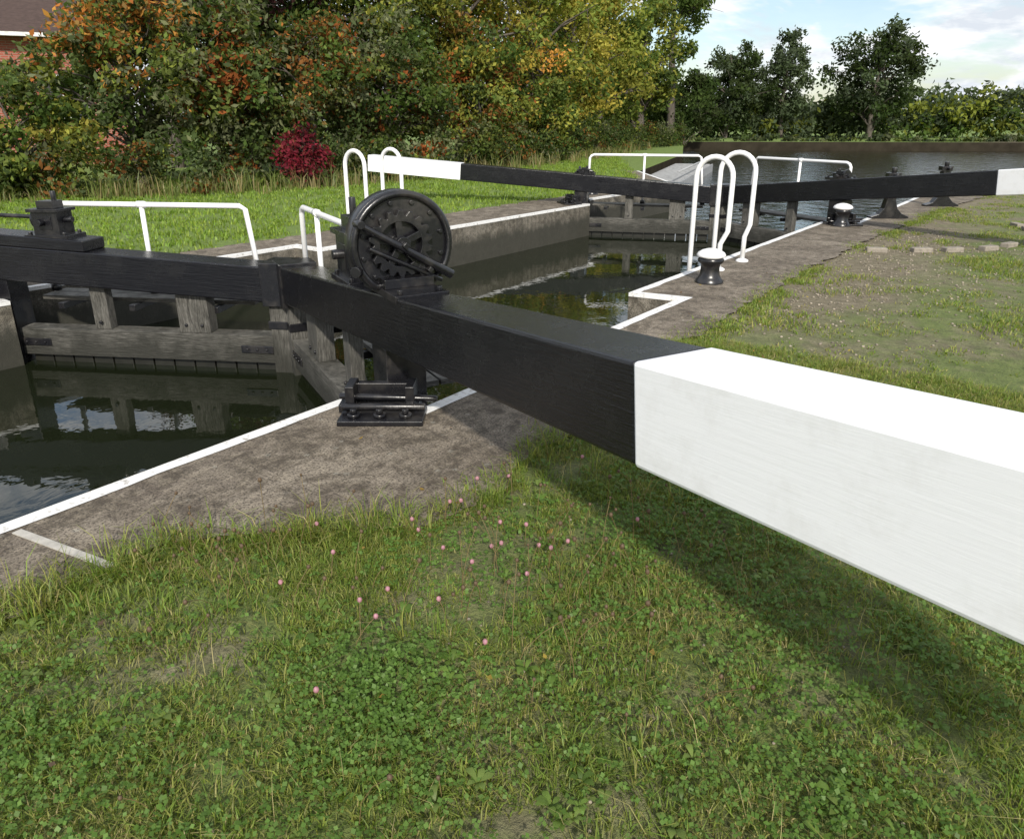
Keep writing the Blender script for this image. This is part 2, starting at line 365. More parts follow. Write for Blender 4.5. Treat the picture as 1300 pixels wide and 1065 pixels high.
def gate(O,ex,z0,k,L,rail,gear,saddle=False,M=2.6,railpost=True):
    ex=Vector((ex[0],ex[1],0)).normalized(); ey=Vector((-ex.y,ex.x,0))
    if ey.y<0: ey=-ey
    O=Vector((O[0],O[1],0))
    P=(lambda x,y,z:O+ex*x+ey*y+Vector((0,0,z)))
    g=empty('lock_gate'); H=.31
    al=math.atan(k); X=(ex*math.cos(al)+Vector((0,0,1))*math.sin(al)); Yv=Vector((0,0,1)).cross(X).normalized(); Z=X.cross(Yv)
    Mx=Matrix((X,Yv,Z)).transposed().to_4x4(); Mx.translation=Vector(P(0,0,z0))
    mb=MB(); xb=2.37
    mb.box(W,-M-.02,xb,-.145,.145,-H,0,0); mb.box(W,xb,L,-.148,.148,-H-.003,.003,1)
    mb.obj('balance_beam',[M_black,M_white],g,.012,Mx)
    if saddle:
        mb=MB(); mb.box(W,-.95,L,-.147,.147,.001,.10,0); mb.obj('beam_packing',[M_black],g,.01,Mx)
    zt=lambda x:z0+k*x
    mb=MB()
    mb.box(P,-M-.03,-M+.17,-.11,.11,-2,zt(-M)-H-.003,3)
    mb.box(P,-M-.06,-M+.20,-.16,.16,zt(-M)-H-.02,zt(-M)+.045,0)
    mb.box(P,-M-.045,-M+.185,-.12,.12,-.2,-.13,0)
    mb.box(P,-.12,.12,-.12,.12,-2,zt(0)-H+.0,0)
    mb.box(P,-M+.17,-.12,-.10,.09,-.52,-.27,1)
    for xa in(-M+.17,-.42):
        mb.box(P,xa,xa+.3,-.112,-.101,-.43,-.36,0)
        for q in(.06,.15,.24): mb.tube([P(xa+q,-.11,-.395),P(xa+q,-.125,-.395)],.014,n=6)
    mb.box(P,-1.97,-1.68,-.07,.07,-.27,zt(-1.8)-H-.002,3)
    mb.box(P,-1.0,-.85,-.05,.05,-.27,zt(-.9)-H-.002,3)
    for q in(-1.9,-1.75,-.925): mb.tube([P(q,-.06,-.2),P(q,-.085,-.2)],.016,n=6)
    x=-M+.18
    while x<-.2:
        mb.box(P,x,x+.185,-.04,.04,-2,-.521,2); x+=.2
    mb.box(P,-2.3,-.2,.17,.33,-.06,-.02,1); mb.box(P,-2.3,-.2,.345,.5,-.06,-.022,1)
    for xa in(-2.0,-1.2,-.5): mb.box(P,xa,xa+.06,.05,.5,-.12,-.06,0)
    mb.obj('gate_frame',[M_iron,M_timber,M_wetwood,M_timberv],g,.008)
    mb=MB(); a,b,zr,yo=rail; sg=1 if b>a else -1
    mb.tube([P(a-sg*.02,yo,-.05),P(a,yo,zr-.06),P(a+sg*.03,yo,zr-.02),P(a+sg*.08,yo,zr),P(b-sg*.05,yo,zr),P(b,yo,zr-.03),P(b+sg*.09,yo,-.05)],.024)
    mid=(a+b)/2 if railpost is True else railpost; mb.tube([P(mid,yo,-.05),P(mid,yo,zr)],.022)
    for q in(a-sg*.02,mid,b+sg*.09): mb.tube([P(q,yo,-.02),P(q,yo,.04)],.045,1)
    for q in(mid,): mb.tube([P(q-.04,yo,zr),P(q+.04,yo,zr)],.032)
    mb.obj('handrail',[M_wtube,M_iron],g)
    mb=MB()
    if gear=='drum': drum(mb,P,.14,zt(.1)+.015,.285); gear_box(mb,P,-.66,zt(-.66)-.005,.27,.42)
    elif gear=='box':
        xx=-.6; zz=zt(xx)+.09; gear_box(mb,P,xx,zz-.005,.24,.32)
        mb.tube([P(xx+.1,0,zz+.17),P(xx+1.7,0,zz+.22)],.018)
        mb.box(P,xx+.75,xx+.85,-.05,.05,zz-.02,zz+.2)
    else: gear_box(mb,P,-.05,zt(-.05)-.005,.16,.13)
    mb.obj('paddle_gear',[M_iron],g,.004)
    return P
gate((-3.0,2.9),(.9099,-.4149),.64,.112,4.3,(-2.95,-.5,.80,.2),'drum',railpost=-2.42)
gate((-7.75,2.58),(-2.38,-1.38),.50,.057,4.3,(-.2,-2.2,.80,.40),'box',True,2.73)
gate((-3.0,12.55),(.9099,-.4149),.66,.115,4.3,(-.2,-2.2,.88,.38),'')
gate((-7.74,12.55),(-.9099,-.4149),.54,.073,4.3,(-.1,-2.2,.88,.38),'')
def anchor(cx,cy,sx):
    e=MB(); r=Vector((.8*sx,.6,0)); f=Vector((-.6*sx,.8,0)); C=Vector((cx,cy,0))
    P=lambda x,y,z:C+r*x+f*y+Vector((0,0,z))
    e.box(P,-.22,.24,-.17,.06,.0,.03); e.box(P,-.25,.2,.02,.16,.0,.05)
    for x in(-.2,.13): e.box(P,x,x+.05,-.02,.14,.03,.17)
    e.box(P,-.2,.18,.1,.15,.04,.15)
    e.tube([P(-.24,.03,.1),P(.3,.03,.085)],.018); e.tube([P(-.22,-.03,.06),P(.24,-.03,.06)],.02)
    for x in(-.14,0,.14): e.tube([P(x,-.1,.03),P(x,-.1,.05)],.035,n=16); e.tube([P(x,-.1,.05),P(x,-.1,.075)],.02,n=6)
    e.obj('gate_anchor_bracket',[M_iron],bevel=.005)
anchor(-2.86,2.62,1); anchor(-7.85,2.25,-1); anchor(-2.86,12.3,1); anchor(-7.85,12.3,-1)
def bollard(x,y,s=1):
    mb=MB(); pr=[(.15,0),(.15,.025),(.125,.05),(.105,.09),(.10,.17),(.105,.2),(.135,.225),(.14,.25),(.125,.27),(.12,.275),(.15,.285),(.155,.3),(.14,.325),(.1,.35),(.05,.365),(.01,.37)]
    pr=[(a*s,b*s) for a,b in pr]
    mb.lathe((x,y,0),pr,[0]*9+[1]*6); mb.obj('mooring_bollard',[M_iron,M_wtube])
for x,y in((-2.82,7.05),(-2.86,12.17),(-8.35,8.5),(-2.3,17.6),(-2.2,19.2),(-8.5,14.2),(-2.9,-1.2)): bollard(x,y,.92)
def hoop(x0,x1,y,h,kick=0):
    mb=MB(); pts=[(x0,y,-.9),(x0,y,h-.15)]
    cx=(x0+x1)/2; r=abs(x1-x0)/2
    for k in range(1,12):
        a=math.pi*k/12; pts.append((cx+(x0-cx)*math.cos(a),y,h-.15+r*math.sin(a)))
    pts+=[(x1,y,h-.15),(x1,y,.42),(x1+kick,y,.28),(x1+kick,y,0)]
    mb.tube(pts,.027,0,12); mb.lathe((pts[-1][0],y,.0),[(.07,0),(.07,.015),(.04,.03)],0,16)
    mb.obj('ladder_grab_rail',[M_wtube])
hoop(-3.33,-2.93,7.72,1.12,-.07); hoop(-3.33,-2.93,8.38,1.14,-.05)
hoop(-7.42,-7.79,6.75,1.12); hoop(-7.42,-7.79,7.4,1.12)
for X in(-3.27,-7.47):
    mb=MB(); ya=7.75 if X>-5 else 6.8
    for q in range(5): mb.tube([(X,ya,-.15-.25*q),(X,ya+.5,-.15-.25*q)],.014)
    mb.tube([(X,ya,-1.4),(X,ya,-.02)],.02); mb.tube([(X,ya+.5,-1.4),(X,ya+.5,-.02)],.02)
    mb.obj('lock_ladder',[M_iron])
def stand(x,y):
    mb=MB(); r=Vector((.8,.6,0)); f=Vector((-.6,.8,0)); C=Vector((x,y,0))
    prof=[(-.3,0),(-.3,.03),(-.17,.07),(-.10,.16),(-.07,.3),(-.07,.62),(-.11,.65),(-.11,.72),(.09,.72),(.09,.65),(.06,.62),(.07,.3),(.12,.16),(.2,.08),(.32,.03),(.32,0)]
    A=[C+r*a-f*.07+Vector((0,0,b)) for a,b in prof]; Bq=[C+r*a+f*.07+Vector((0,0,b)) for a,b in prof]
    mb.prism(A,Bq); mb.tube([C+Vector((0,0,.68))-f*.16,C+Vector((0,0,.68))+f*.12],.03)
    mb.tube([C+Vector((0,0,.72)),C+Vector((0,0,.8))],.04)
    mb.obj('ground_paddle_stand',[M_iron],bevel=.006)
stand(-2.1,16.1); stand(-2.5,13.6)
mb=MB()
for i,a in enumerate(np.linspace(-66,30,10)):
    a=math.radians(a+rng.normal()*1.2); R_=2.62+rng.normal()*.03; c=Vector((-3+R_*math.cos(a),12.55+R_*math.sin(a),0)); t=Vector((math.cos(a),math.sin(a),0)); u=Vector((-t.y,t.x,0))
    P=lambda x,y,z:c+t*x+u*y+Vector((0,0,z)); mb.box(P,-.055,.055,-.12,.12,-.03,.035)
mb.obj('brick_foothold_row',[M_stone],bevel=.012)
mb=MB()
A=Vector((-11.6,21.2,0)); D=(Vector((-14.6,31.0,0))-A); Ln=D.length; D.normalize(); Q=Vector((D.y,-D.x,0))
P=lambda x,y,z:A+D*x+Q*y+Vector((0,0,z))
for k in range(34): mb.box(P,.1+k*.29,.18+k*.29,0,1.7,-.35,-.28)
for yy in(0,.8,1.65): mb.box(P,0,Ln,yy,yy+.06,-.42,-.351)
mb.tube([P(0,1.7,.0),P(Ln,1.7,.0)],.03); mb.box(P,0,Ln,1.72,1.78,-1,-.3)
mb.obj('overflow_weir_grating',[M_galv])
# ------------------------------------------------------------------ brick house
h=empty('brick_house'); hm=Matrix.Translation((-30.5,10.5,0))@Matrix.Rotation(math.radians(62),4,'Z')
def hp(mb,name,mats): return mb.obj(name,mats,h,0,hm)
xe=4.5
mb=MB(); mb.box(W,-9,xe,0,8,-.2,4.3); hp(mb,'walls',[M_brick])
mb=MB(); 
mb.prism([(-9.4,-.5,4.25),(-9.4,4,5.9),(-9.4,8.5,4.25),(-9.4,8.5,4.1),(-9.4,4,5.7),(-9.4,-.5,4.1)],[(xe+.4,-.5,4.25),(xe+.4,4,5.9),(xe+.4,8.5,4.25),(xe+.4,8.5,4.1),(xe+.4,4,5.7),(xe+.4,-.5,4.1)]); hp(mb,'roof',[M_tile])
mb=MB(); mb.prism([(-8.99,.1,4.3),(-8.99,4,5.65),(-8.99,7.9,4.3)],[(xe-.01,.1,4.3),(xe-.01,4,5.65),(xe-.01,7.9,4.3)]); hp(mb,'gable',[M_brick])
mb=MB(); mb.box(W,-9.4,xe+.4,-.62,-.505,4.1,4.22); hp(mb,'gutter',[M_frame])
for i,x in enumerate((-7,-4,2)):
    mb=MB(); mb.box(W,x,x+1.3,-.02,.05,1.6,2.9,0); mb.box(W,x-.07,x+1.37,-.05,-.021,1.53,1.6,1); mb.box(W,x-.07,x+1.37,-.05,-.021,2.9,2.97,1)
    mb.box(W,x-.07,x,-.05,-.021,1.6,2.9,1); mb.box(W,x+1.3,x+1.37,-.05,-.021,1.6,2.9,1); mb.box(W,x+.62,x+.68,-.05,-.021,1.6,2.9,1); hp(mb,'window_%d'%i,[M_glass,M_frame])
mb=MB(); mb.box(W,-1,0,-.04,.04,-.1,2.1); hp(mb,'door',[M_tile])
# ------------------------------------------------------------------ vegetation
def unit(a): return a/np.maximum(np.linalg.norm(a,axis=1,keepdims=True),1e-6)
def leafquads(C,Nn,s,asp=.5):
    n=len(C); t=unit(np.cross(Nn,rng.normal(size=(n,3)))); b=np.cross(Nn,t); s=s[:,None]
    V=np.empty((n,4,3)); V[:,0]=C-t*s; V[:,1]=C+b*s*asp-Nn*s*.2; V[:,2]=C+t*s; V[:,3]=C-b*s*asp-Nn*s*.2
    return V.reshape(-1,3),np.arange(n*4).reshape(-1,4)
def tubes(segs,n=6):
    V=[];F=[]
    for p0,p1,r0,r1 in segs:
        p0=Vector(p0);p1=Vector(p1); t=(p1-p0).normalized(); u=t.orthogonal().normalized(); w=t.cross(u); b=len(V)
        for p,r in((p0,r0),(p1,r1)):
            for k in range(n):
                a=2*math.pi*k/n; V.append(tuple(p+(u*math.cos(a)+w*math.sin(a))*r))
        for k in range(n): F.append((b+k,b+(k+1)%n,b+n+(k+1)%n,b+n+k))
    return np.array(V),np.array(F)
BR=1.35
def clumpleaves(cc,cr,nper,size,pal,topcol=None,zr=None,br=None,loose=.04,tz=.38):
    K=len(cc); idx=np.repeat(np.arange(K),nper)
    d=unit(rng.normal(size=(len(idx),3))); rad=rng.uniform(.25,1.12,len(idx))**.7
    d2=d*np.array([1,1,.75]); C=cc[idx]+d2*(cr[idx]*rad)[:,None]
    C+=rng.normal(size=C.shape)*loose
    Nn=unit(d*.6+rng.normal(size=d.shape)*.8+np.array([0,0,.35]))
    s=size*rng.uniform(.6,1.35,len(idx))
    V,F=leafquads(C,Nn,s)
    pal=np.array(pal)*(br or BR); ci=rng.integers(0,len(pal),K)
    base=pal[ci][idx]*rng.uniform(.65,1.35,K)[idx][:,None]
    oth=pal[rng.integers(0,len(pal),len(idx))]
    m=(rng.random(len(idx))<.25)[:,None]; base=np.where(m,oth,base)
    if topcol is not None:
        z=(C[:,2]-zr[0])/(zr[1]-zr[0])+rng.normal(size=K)[idx]*.17; pr=np.clip((z-tz)*1.8,0,.78); m=(rng.random(len(idx))<pr)[:,None]
        tc=np.array(topcol)[rng.integers(0,len(topcol),len(idx))]*(br or BR)*.85; base=np.where(m,tc,base)
    base=base*rng.uniform(.75,1.3,(len(idx),1))
    return V,F,np.repeat(base,4,axis=0)
def tree(name,x,y,h,r,pal,nl=14000,z0=.0,size=.08,K=70,trunk=None,topcol=None,clr=(.15,.3),br=None,loose=.07,tz=.38):
    nl=int(nl*.85); size*=1.08
    tr=trunk or .03*h
    top=h*.9; segs=[]; q=8; pts=[]
    for i in range(q+1):
        f=i/q; pts.append(Vector((x+math.sin(f*3+x)*.12*r*f,y+math.cos(f*2.3+y)*.12*r*f,-.1+top*f)))
    for i in range(q): segs.append((pts[i],pts[i+1],tr*(1-.85*i/q),tr*(1-.85*(i+1)/q)))
    cz=(h+z0)/2; hz=(h-z0)/2
    cc=[];
    while len(cc)<K:
        d=rng.normal(size=3); d/=np.linalg.norm(d); rr=rng.uniform(.25,1.12)**.55
        ang=math.atan2(d[1],d[0]); rr*=1+.16*math.sin(3*ang+x)+.12*math.sin(5*ang+d[2]*4+y)
        z=cz+d[2]*hz*rr*.92; wid=1-.25*max(0,(z-cz)/hz)
        cc.append((x+d[0]*r*rr*.86*wid,y+d[1]*r*rr*.86*wid,max(z,.15)))
    cc=np.array(cc); cr=r*rng.uniform(clr[0],clr[1],K)
    for i in range(0,K,2):
        c=Vector(cc[i]); f=min(.9,max(.12,(c.z-.25*(Vector((c.x-x,c.y-y)).length))/top)); j=int(f*q); s=pts[j]
        mid=s.lerp(c,.5)+Vector((0,0,.08*r)); r0=tr*.38*(1-.6*f)
        segs+=[(s,mid,r0,r0*.6),(mid,c,r0*.6,r0*.2)]
        for _ in range(2):
            e=c+Vector(rng.normal(size=3))*float(cr[i])*.7; segs.append((mid.lerp(c,.7),e,r0*.3,r0*.1))
    Vt,Ft=tubes(segs,5); V,F,Cc=clumpleaves(cc,cr,max(10,nl//K),size,pal,topcol,(z0,h),br,loose,tz)
    Vall=np.vstack([Vt,V]); Fall=np.vstack([Ft,F+len(Vt)]); Call=np.vstack([np.full((len(Vt),3),.08),Cc])
    mi=np.r_[np.zeros(len(Ft)),np.ones(len(F))]
    return qmesh(name,Vall,Fall,Call,[M_bark,M_leaf],mi)
G_dark=[(.028,.045,.014),(.04,.06,.018),(.03,.04,.016)]
G_mid=[(.05,.08,.02),(.07,.10,.025),(.06,.085,.03),(.09,.11,.03)]
G_yel=[(.13,.15,.03),(.17,.17,.035),(.10,.13,.03),(.21,.19,.04)]
G_grey=[(.09,.10,.055),(.11,.12,.06),(.06,.08,.035)]
G_haze=[(.055,.075,.04),(.065,.085,.045),(.05,.065,.04)]
ORG=[(.34,.13,.035),(.28,.10,.03),(.36,.18,.045),(.22,.14,.05)]
RUST=[(.18,.06,.02),(.13,.06,.02),(.06,.07,.02),(.19,.09,.03)]
PURP=[(.045,.02,.022),(.06,.025,.025),(.03,.03,.015)]
CRIM=[(.18,.02,.035),(.13,.02,.03),(.22,.05,.05)]
GOLD=[(.28,.20,.03),(.24,.20,.04)]
tree('maple_tree',-18.4,9.5,4.3,2.25,G_mid+G_grey+G_yel[:1],15000,.3,.075,105,topcol=ORG+G_mid[3:],clr=(.10,.24),tz=.52)
tree('hawthorn_bush',-18.3,6.9,2.5,1.7,G_yel+G_mid,8500,0,.07,50)
tree('hawthorn_bush',-20.5,4.2,2.4,2.0,G_mid+RUST,6000,0,.08,40)
tree('copper_beech_tree',-24.5,14,8.0,2.6,PURP,8000,3.6,.11,60)
tree('hazel_tree',-18.2,11.9,4.5,2.3,G_grey+G_mid+RUST[:1],15000,.2,.08,90)
tree('oak_tree',-20.3,14,8.5,3.1,G_dark+G_mid+PURP[:2],15000,1.5,.1,90)
tree('hawthorn_bush',-16.8,13.6,4.2,1.8,RUST[1:3]+G_mid+G_grey+ORG[3:4],10000,.2,.07,70,topcol=RUST+ORG[:1]+G_mid,tz=.5)
tree('oak_tree',-21.5,17,10,3.4,G_mid+PURP[:1],13000,1.5,.1,80)
tree('hazel_tree',-16.9,16.4,4.2,2.2,G_mid+G_grey+RUST[:1],14000,.1,.075,85)
tree('ash_tree',-18.6,18.2,8.5,2.8,G_mid+G_yel[:2],15000,1.2,.09,90)
tree('field_maple_tree',-18.4,21.5,10.5,3.0,G_yel+ORG[2:4]+G_mid[:2]+GOLD,16000,1.5,.09,95,topcol=GOLD+ORG[:2]+G_yel)
tree('hawthorn_bush',-16.6,20.5,4.2,2.1,G_yel+G_mid+RUST[:2],12000,.1,.075,75)
tree('willow_tree',-18.3,25.5,8.8,3.0,G_yel+G_mid[:1]+GOLD[1:],15000,.8,.09,95)
tree('hawthorn_bush',-17.6,24.5,3.8,2.2,G_yel+G_mid+ORG[2:3],10000,.1,.08,60)
tree('willow_tree',-19.8,30.5,8.4,3.1,G_yel+GOLD[1:],14000,.5,.1,85)
tree('willow_tree',-21.2,36,8.8,3.1,G_yel+G_mid[:1],13000,.5,.11,85)
tree('ash_tree',-21.6,41.5,8.5,2.9,G_mid+G_yel[:2],11000,.8,.12,70)
tree('poplar_tree',-21.6,45.5,14,3.6,G_mid,8000,6.2,.13,45,trunk=.3,clr=(.14,.24))
tree('hawthorn_bush',-21.6,47.5,4.6,2.6,G_dark,7000,.1,.12,45)
tree('red_dogwood_bush',-15.1,11.8,1.35,.62,CRIM+CRIM+PURP[:1],2800,.05,.05,32,br=1,clr=(.2,.4),loose=.08)
FT=dict(clr=(.10,.2),loose=.18)
tree('oak_tree',-24.8,62.6,7.2,3.5,G_haze+G_dark,11000,.5,.15,110,br=1.15,**FT)  # dark greens mixed in: backlit shade put into the leaf colour
tree('birch_tree',-21.2,65.6,8.0,2.2,G_haze,8000,.8,.14,90,br=1.3,**FT)
tree('oak_tree',-14.5,66.6,8.7,4.0,G_haze+G_dark,12000,.8,.15,130,br=1.15,**FT)  # backlit darkness painted into this crown by the dark greens too
tree('oak_tree',-29.5,59,4.4,2.6,G_haze,6000,.2,.16,60,br=1.0,**FT)
def row(name,path,hfun,rad,per,pal,size,nl,jit=1.2,br=None,zb=.1):
    cc=[];
    for i in range(len(path)-1):
        a=np.array(path[i],float);b=np.array(path[i+1],float); L=np.linalg.norm(b-a); k=int(L*per)
        for j in range(k):
            p=a+(b-a)*rng.random(); hh=hfun(*p)*rng.uniform(.75,1.12); z=rng.random()**.8*hh
            w=jit*(1-.45*z/hh); cc.append((p[0]+rng.normal()*w*.6,p[1]+rng.normal()*w*.6,max(z-rad*.3,zb)))
    cc=np.array(cc); cr=rad*rng.uniform(.6,1.3,len(cc))
    V,F,C=clumpleaves(cc,cr,nl,size,pal,br=br)
    return qmesh(name,V,F,C,[M_leaf])
nz=lambda x,y,s:noise.noise(Vector((x*s,y*s,1.7)))
row('distant_tree_row',[(-33,60),(12,86),(70,118)],lambda x,y:3.0+1.5*nz(x,y,.12)+.8*nz(x,y,.4)+.07*max(0,x+2),1.0,6,G_haze+G_mid[:1]+G_yel[:1],.24,55,1.8,br=1.15)
row('distant_tree_row',[(-70,88),(0,128),(90,170)],lambda x,y:5.6+2.0*nz(x,y,.05),1.9,2.4,G_haze,.45,55,3,br=1.5)
row('distant_tree_row',[(-26,15),(-24,30),(-26,52)],lambda x,y:5.6+1.5*nz(x,y,.2),1.2,4,G_dark+G_mid[:1],.16,90,1.8)
row('reed_bank',[(-26,51),(26,83),(61,102.5)],lambda x,y:.32+.3*nz(x,y,.3),.3,5,G_grey+G_haze+G_mid,.15,26,.4,br=1.0,zb=-.05)
row('bramble_hedge',[(-19.5,3),(-17.6,6.5),(-16,9),(-15.3,12.7),(-15,16.5),(-16.0,22),(-17.8,30),(-19.8,37),(-21,46)],lambda x,y:1.25+.5*nz(x,y,.7),.38,11,G_mid+G_grey+RUST[1:3]+G_dark+G_yel[:1],.065,65,.75,br=1.15)
# ------------------------------------------------------------------ grass
oY=np.array([p[1] for p in outerR][::-1]); oX=np.array([p[0] for p in outerR][::-1])
def edgeR(y): return np.interp(y,oY,oX)
def blades(C,hh,ww,spread,nb,pal,cvar=.3,lean=.6):
    n=len(C)*nb; idx=np.repeat(np.arange(len(C)),nb)
    a=rng.uniform(0,2*math.pi,n); r=spread*np.sqrt(rng.random(n))*np.clip(hh[idx]/hh.mean(),.6,1.5)
    d=np.stack([np.cos(a),np.sin(a),np.zeros(n)],1); base=C[idx]+d*r[:,None]
    a2=a+rng.normal(size=n)*.9; d2=np.stack([np.cos(a2),np.sin(a2),np.zeros(n)],1)
    h=hh[idx]*rng.uniform(.5,1.25,n); ln=h*rng.uniform(.1,1.1,n)*lean*1.4; w=ww*rng.uniform(.6,1.3,n)
    sd=np.stack([-np.sin(a2),np.cos(a2),np.zeros(n)],1)
    a3=rng.normal(size=n)*.6; sd=unit(sd*np.cos(a3)[:,None]+d2*np.sin(a3)[:,None])
    up=np.array([0,0,1.])
    mid=base+d2*(ln*.3)[:,None]+up*(h*.6)[:,None]; tip=base+d2*ln[:,None]+up*(h*(1-.25*ln/h))[:,None]
    V=np.empty((n,6,3)); W_=w[:,None]
    V[:,0]=base-sd*W_;V[:,1]=base+sd*W_;V[:,2]=mid-sd*W_*.8;V[:,3]=mid+sd*W_*.8;V[:,4]=tip-sd*W_*.12;V[:,5]=tip+sd*W_*.12
    o=(np.arange(n)*6)[:,None]; F=np.vstack([o+np.array([[0,1,3,2]]),o+np.array([[2,3,5,4]])])
    pal=np.array(pal)*1.2; tc=pal[rng.integers(0,len(pal),len(C))][idx]; oc=pal[rng.integers(0,len(pal),n)]
    c=np.where((rng.random(n)<.45)[:,None],oc,tc)*rng.uniform(1-cvar,1+cvar,(n,1))
    return V.reshape(-1,3),F,np.repeat(c,6,axis=0)
def infr(x,y,m=.12):
    xr=.8*x+.6*y; yf=-.6*x+.8*y; return (yf>.7)&(np.abs(xr)<(yf*.75+.6)*(1+m))
def field(x0,x1,y0,y1,dens,test):
    n=int((x1-x0)*(y1-y0)*dens); x=rng.uniform(x0,x1,n); y=rng.uniform(y0,y1,n); k=infr(x,y)&test(x,y); x=x[k];y=y[k]; return x,y
def nv(x,y,s,o=0): return np.array([noise.noise(Vector((a*s,b*s,o))) for a,b in zip(x,y)])
def dry(x,y):
    path=.75*np.clip((y-4.8)/1.5,0,1)*np.exp(-(((x+1.75)/.55)**2))
    return path+.75*np.exp(-(((x+.75)/.6)**2+((y-2.2)/.7)**2))+.8*np.exp(-(((x+1.2)/.7)**2+((y-8.4)/1.4)**2))+.35*np.exp(-(((x-.2)/.9)**2+((y-1.1)/.6)**2))+.8*np.exp(-(((x+.2)/1.)**2+((y-10.5)/1.4)**2))
GR=[(.12,.18,.028),(.15,.21,.038),(.105,.16,.025),(.18,.225,.045),(.21,.225,.055)]
GRD=[(.18,.19,.05),(.26,.24,.09),(.34,.29,.14),(.15,.17,.04),(.31,.26,.12)]
parts=[]
x,y=field(-2.8,3.2,-1.3,5.2,1050,lambda x,y:(x>edgeR(y)+rng.normal(size=len(x))*.05-.02))
nn=nv(x,y,1.6)+.7*nv(x,y,5,3); dd=dry(x,y); k=(rng.random(len(x))<np.clip(.80+nn*1.3-.6*dd,.16,1)); x=x[k];y=y[k];nn=nn[k];dd=dd[k]
C=np.stack([x,y,np.full(len(x),-.022)],1); hh=np.clip(.031+.022*nn+.012*rng.random(len(x)),.018,.06)
d2=nv(x,y,2.3,9); half=rng.random(len(x))<np.clip(.74-.5*dd+.9*d2,.1,.97)
parts.append(blades(C[half],hh[half],.0020,.05,15,GR+GRD[:1],.3,1.0))
parts.append(blades(C[~half],hh[~half]*.85,.0016,.06,13,GRD+GR[3:],.3,1.2))
x,y=field(-2.8,3.2,-1.3,5.2,7,lambda x,y:(x>edgeR(y)-.02)); C=np.stack([x,y,np.full(len(x),-.02)],1)
parts.append(blades(C,rng.uniform(.05,.10,len(x)),.0021,.05,30,GR+GRD[:1],.3,1.0))
x,y=field(-2.8,3.2,-1.3,5.2,40,lambda x,y:(x>edgeR(y)-.02)); C=np.stack([x,y,np.full(len(x),-.02)],1)
parts.append(blades(C,rng.uniform(.06,.13,len(x)),.0010,.06,3,GRD[1:3],.3,1.0))
yy=rng.uniform(-.5,5,420); xx=edgeR(yy)+rng.normal(size=420)*.06; C=np.stack([xx,yy,np.full(420,-.02)],1)
parts.append(blades(C,rng.uniform(.03,.10,420),.0022,.05,16,GR+GRD[:1],.3,.9))
yy=np.r_[rng.uniform(.2,1.9,55),rng.uniform(-.2,1.2,25)]; xx=edgeR(yy)+rng.normal(size=80)*.05; C=np.stack([xx,yy,np.full(80,-.02)],1)
parts.append(blades(C,rng.uniform(.07,.16,80),.0020,.05,20,GR+GRD[:3],.3,.8))
yy=rng.uniform(5,16,1100); xx=edgeR(yy)+.03+rng.normal(size=1100)*.08; k=nv(xx,yy,1.2,4)>-.12; xx=xx[k];yy=yy[k]; C=np.stack([xx,yy,np.full(len(xx),-.02)],1)
parts.append(blades(C,rng.uniform(.02,.05,len(xx)),.004,.08,12,GR+GRD[:1],.3,.9))
def fuse(name,parts,mats):
    o=0;Vs=[];Fs=[];Cs=[]
    for V,F,C in parts: Vs.append(V);Fs.append(F+o);Cs.append(C);o+=len(V)
    return qmesh(name,np.vstack(Vs),np.vstack(Fs),np.vstack(Cs),mats)
x,y=field(-2.4,9,4.6,24,150,lambda x,y:(x>edgeR(y)+rng.normal(size=len(x))*.08)&((y<20)|(x>(y-20)*1.2-1)))
nn=nv(x,y,.8)+.8*nv(x,y,2.6,3); k=(rng.random(len(x))<np.clip(.62+nn*1.7-1.0*dry(x,y),.03,1)); x=x[k];y=y[k]
C=np.stack([x,y,np.full(len(x),-.022)],1)
parts.append(blades(C,np.clip(.03+.03*nn[k],.018,.07),.0045,.10,11,GR+GRD[:2],.3,.9))
LW=[(.13,.21,.03),(.17,.25,.04),(.20,.26,.045),(.12,.17,.03)]
x,y=field(-20,-8.5,-3,45,32,lambda x,y:(x<-8.72-np.maximum(0,(y-17.2))*.62-rng.random(len(x))*.1))
C=np.stack([x,y,np.full(len(x),-.022)],1)
parts.append(blades(C,rng.uniform(.05,.09,len(x)),.011,.14,9,LW))
fuse('grass',parts,[M_grass])
xs=[];ys=[]
pth=[(-19,3),(-17.2,6.5),(-15.4,9),(-14.6,12.7),(-14.3,16.5),(-15.3,22),(-17.2,30),(-19.2,37)]
for i in range(len(pth)-1):
    a=np.array(pth[i]);b=np.array(pth[i+1]); n=int(np.linalg.norm(b-a)*16)
    if i>2: n=int(n*.45)
    t=rng.random(n)
    xs+=list(a[0]+(b[0]-a[0])*t+rng.normal(size=n)*.35); ys+=list(a[1]+(b[1]-a[1])*t+rng.normal(size=n)*.3)
C=np.stack([xs,ys,np.full(len(xs),-.02)],1)
fuse('tall_dry_grass',[blades(C,rng.uniform(.2,.6,len(xs)),.010,.14,10,[(.20,.17,.08),(.24,.2,.10),(.13,.16,.05),(.12,.15,.04)],.3,.5)],[M_grass])
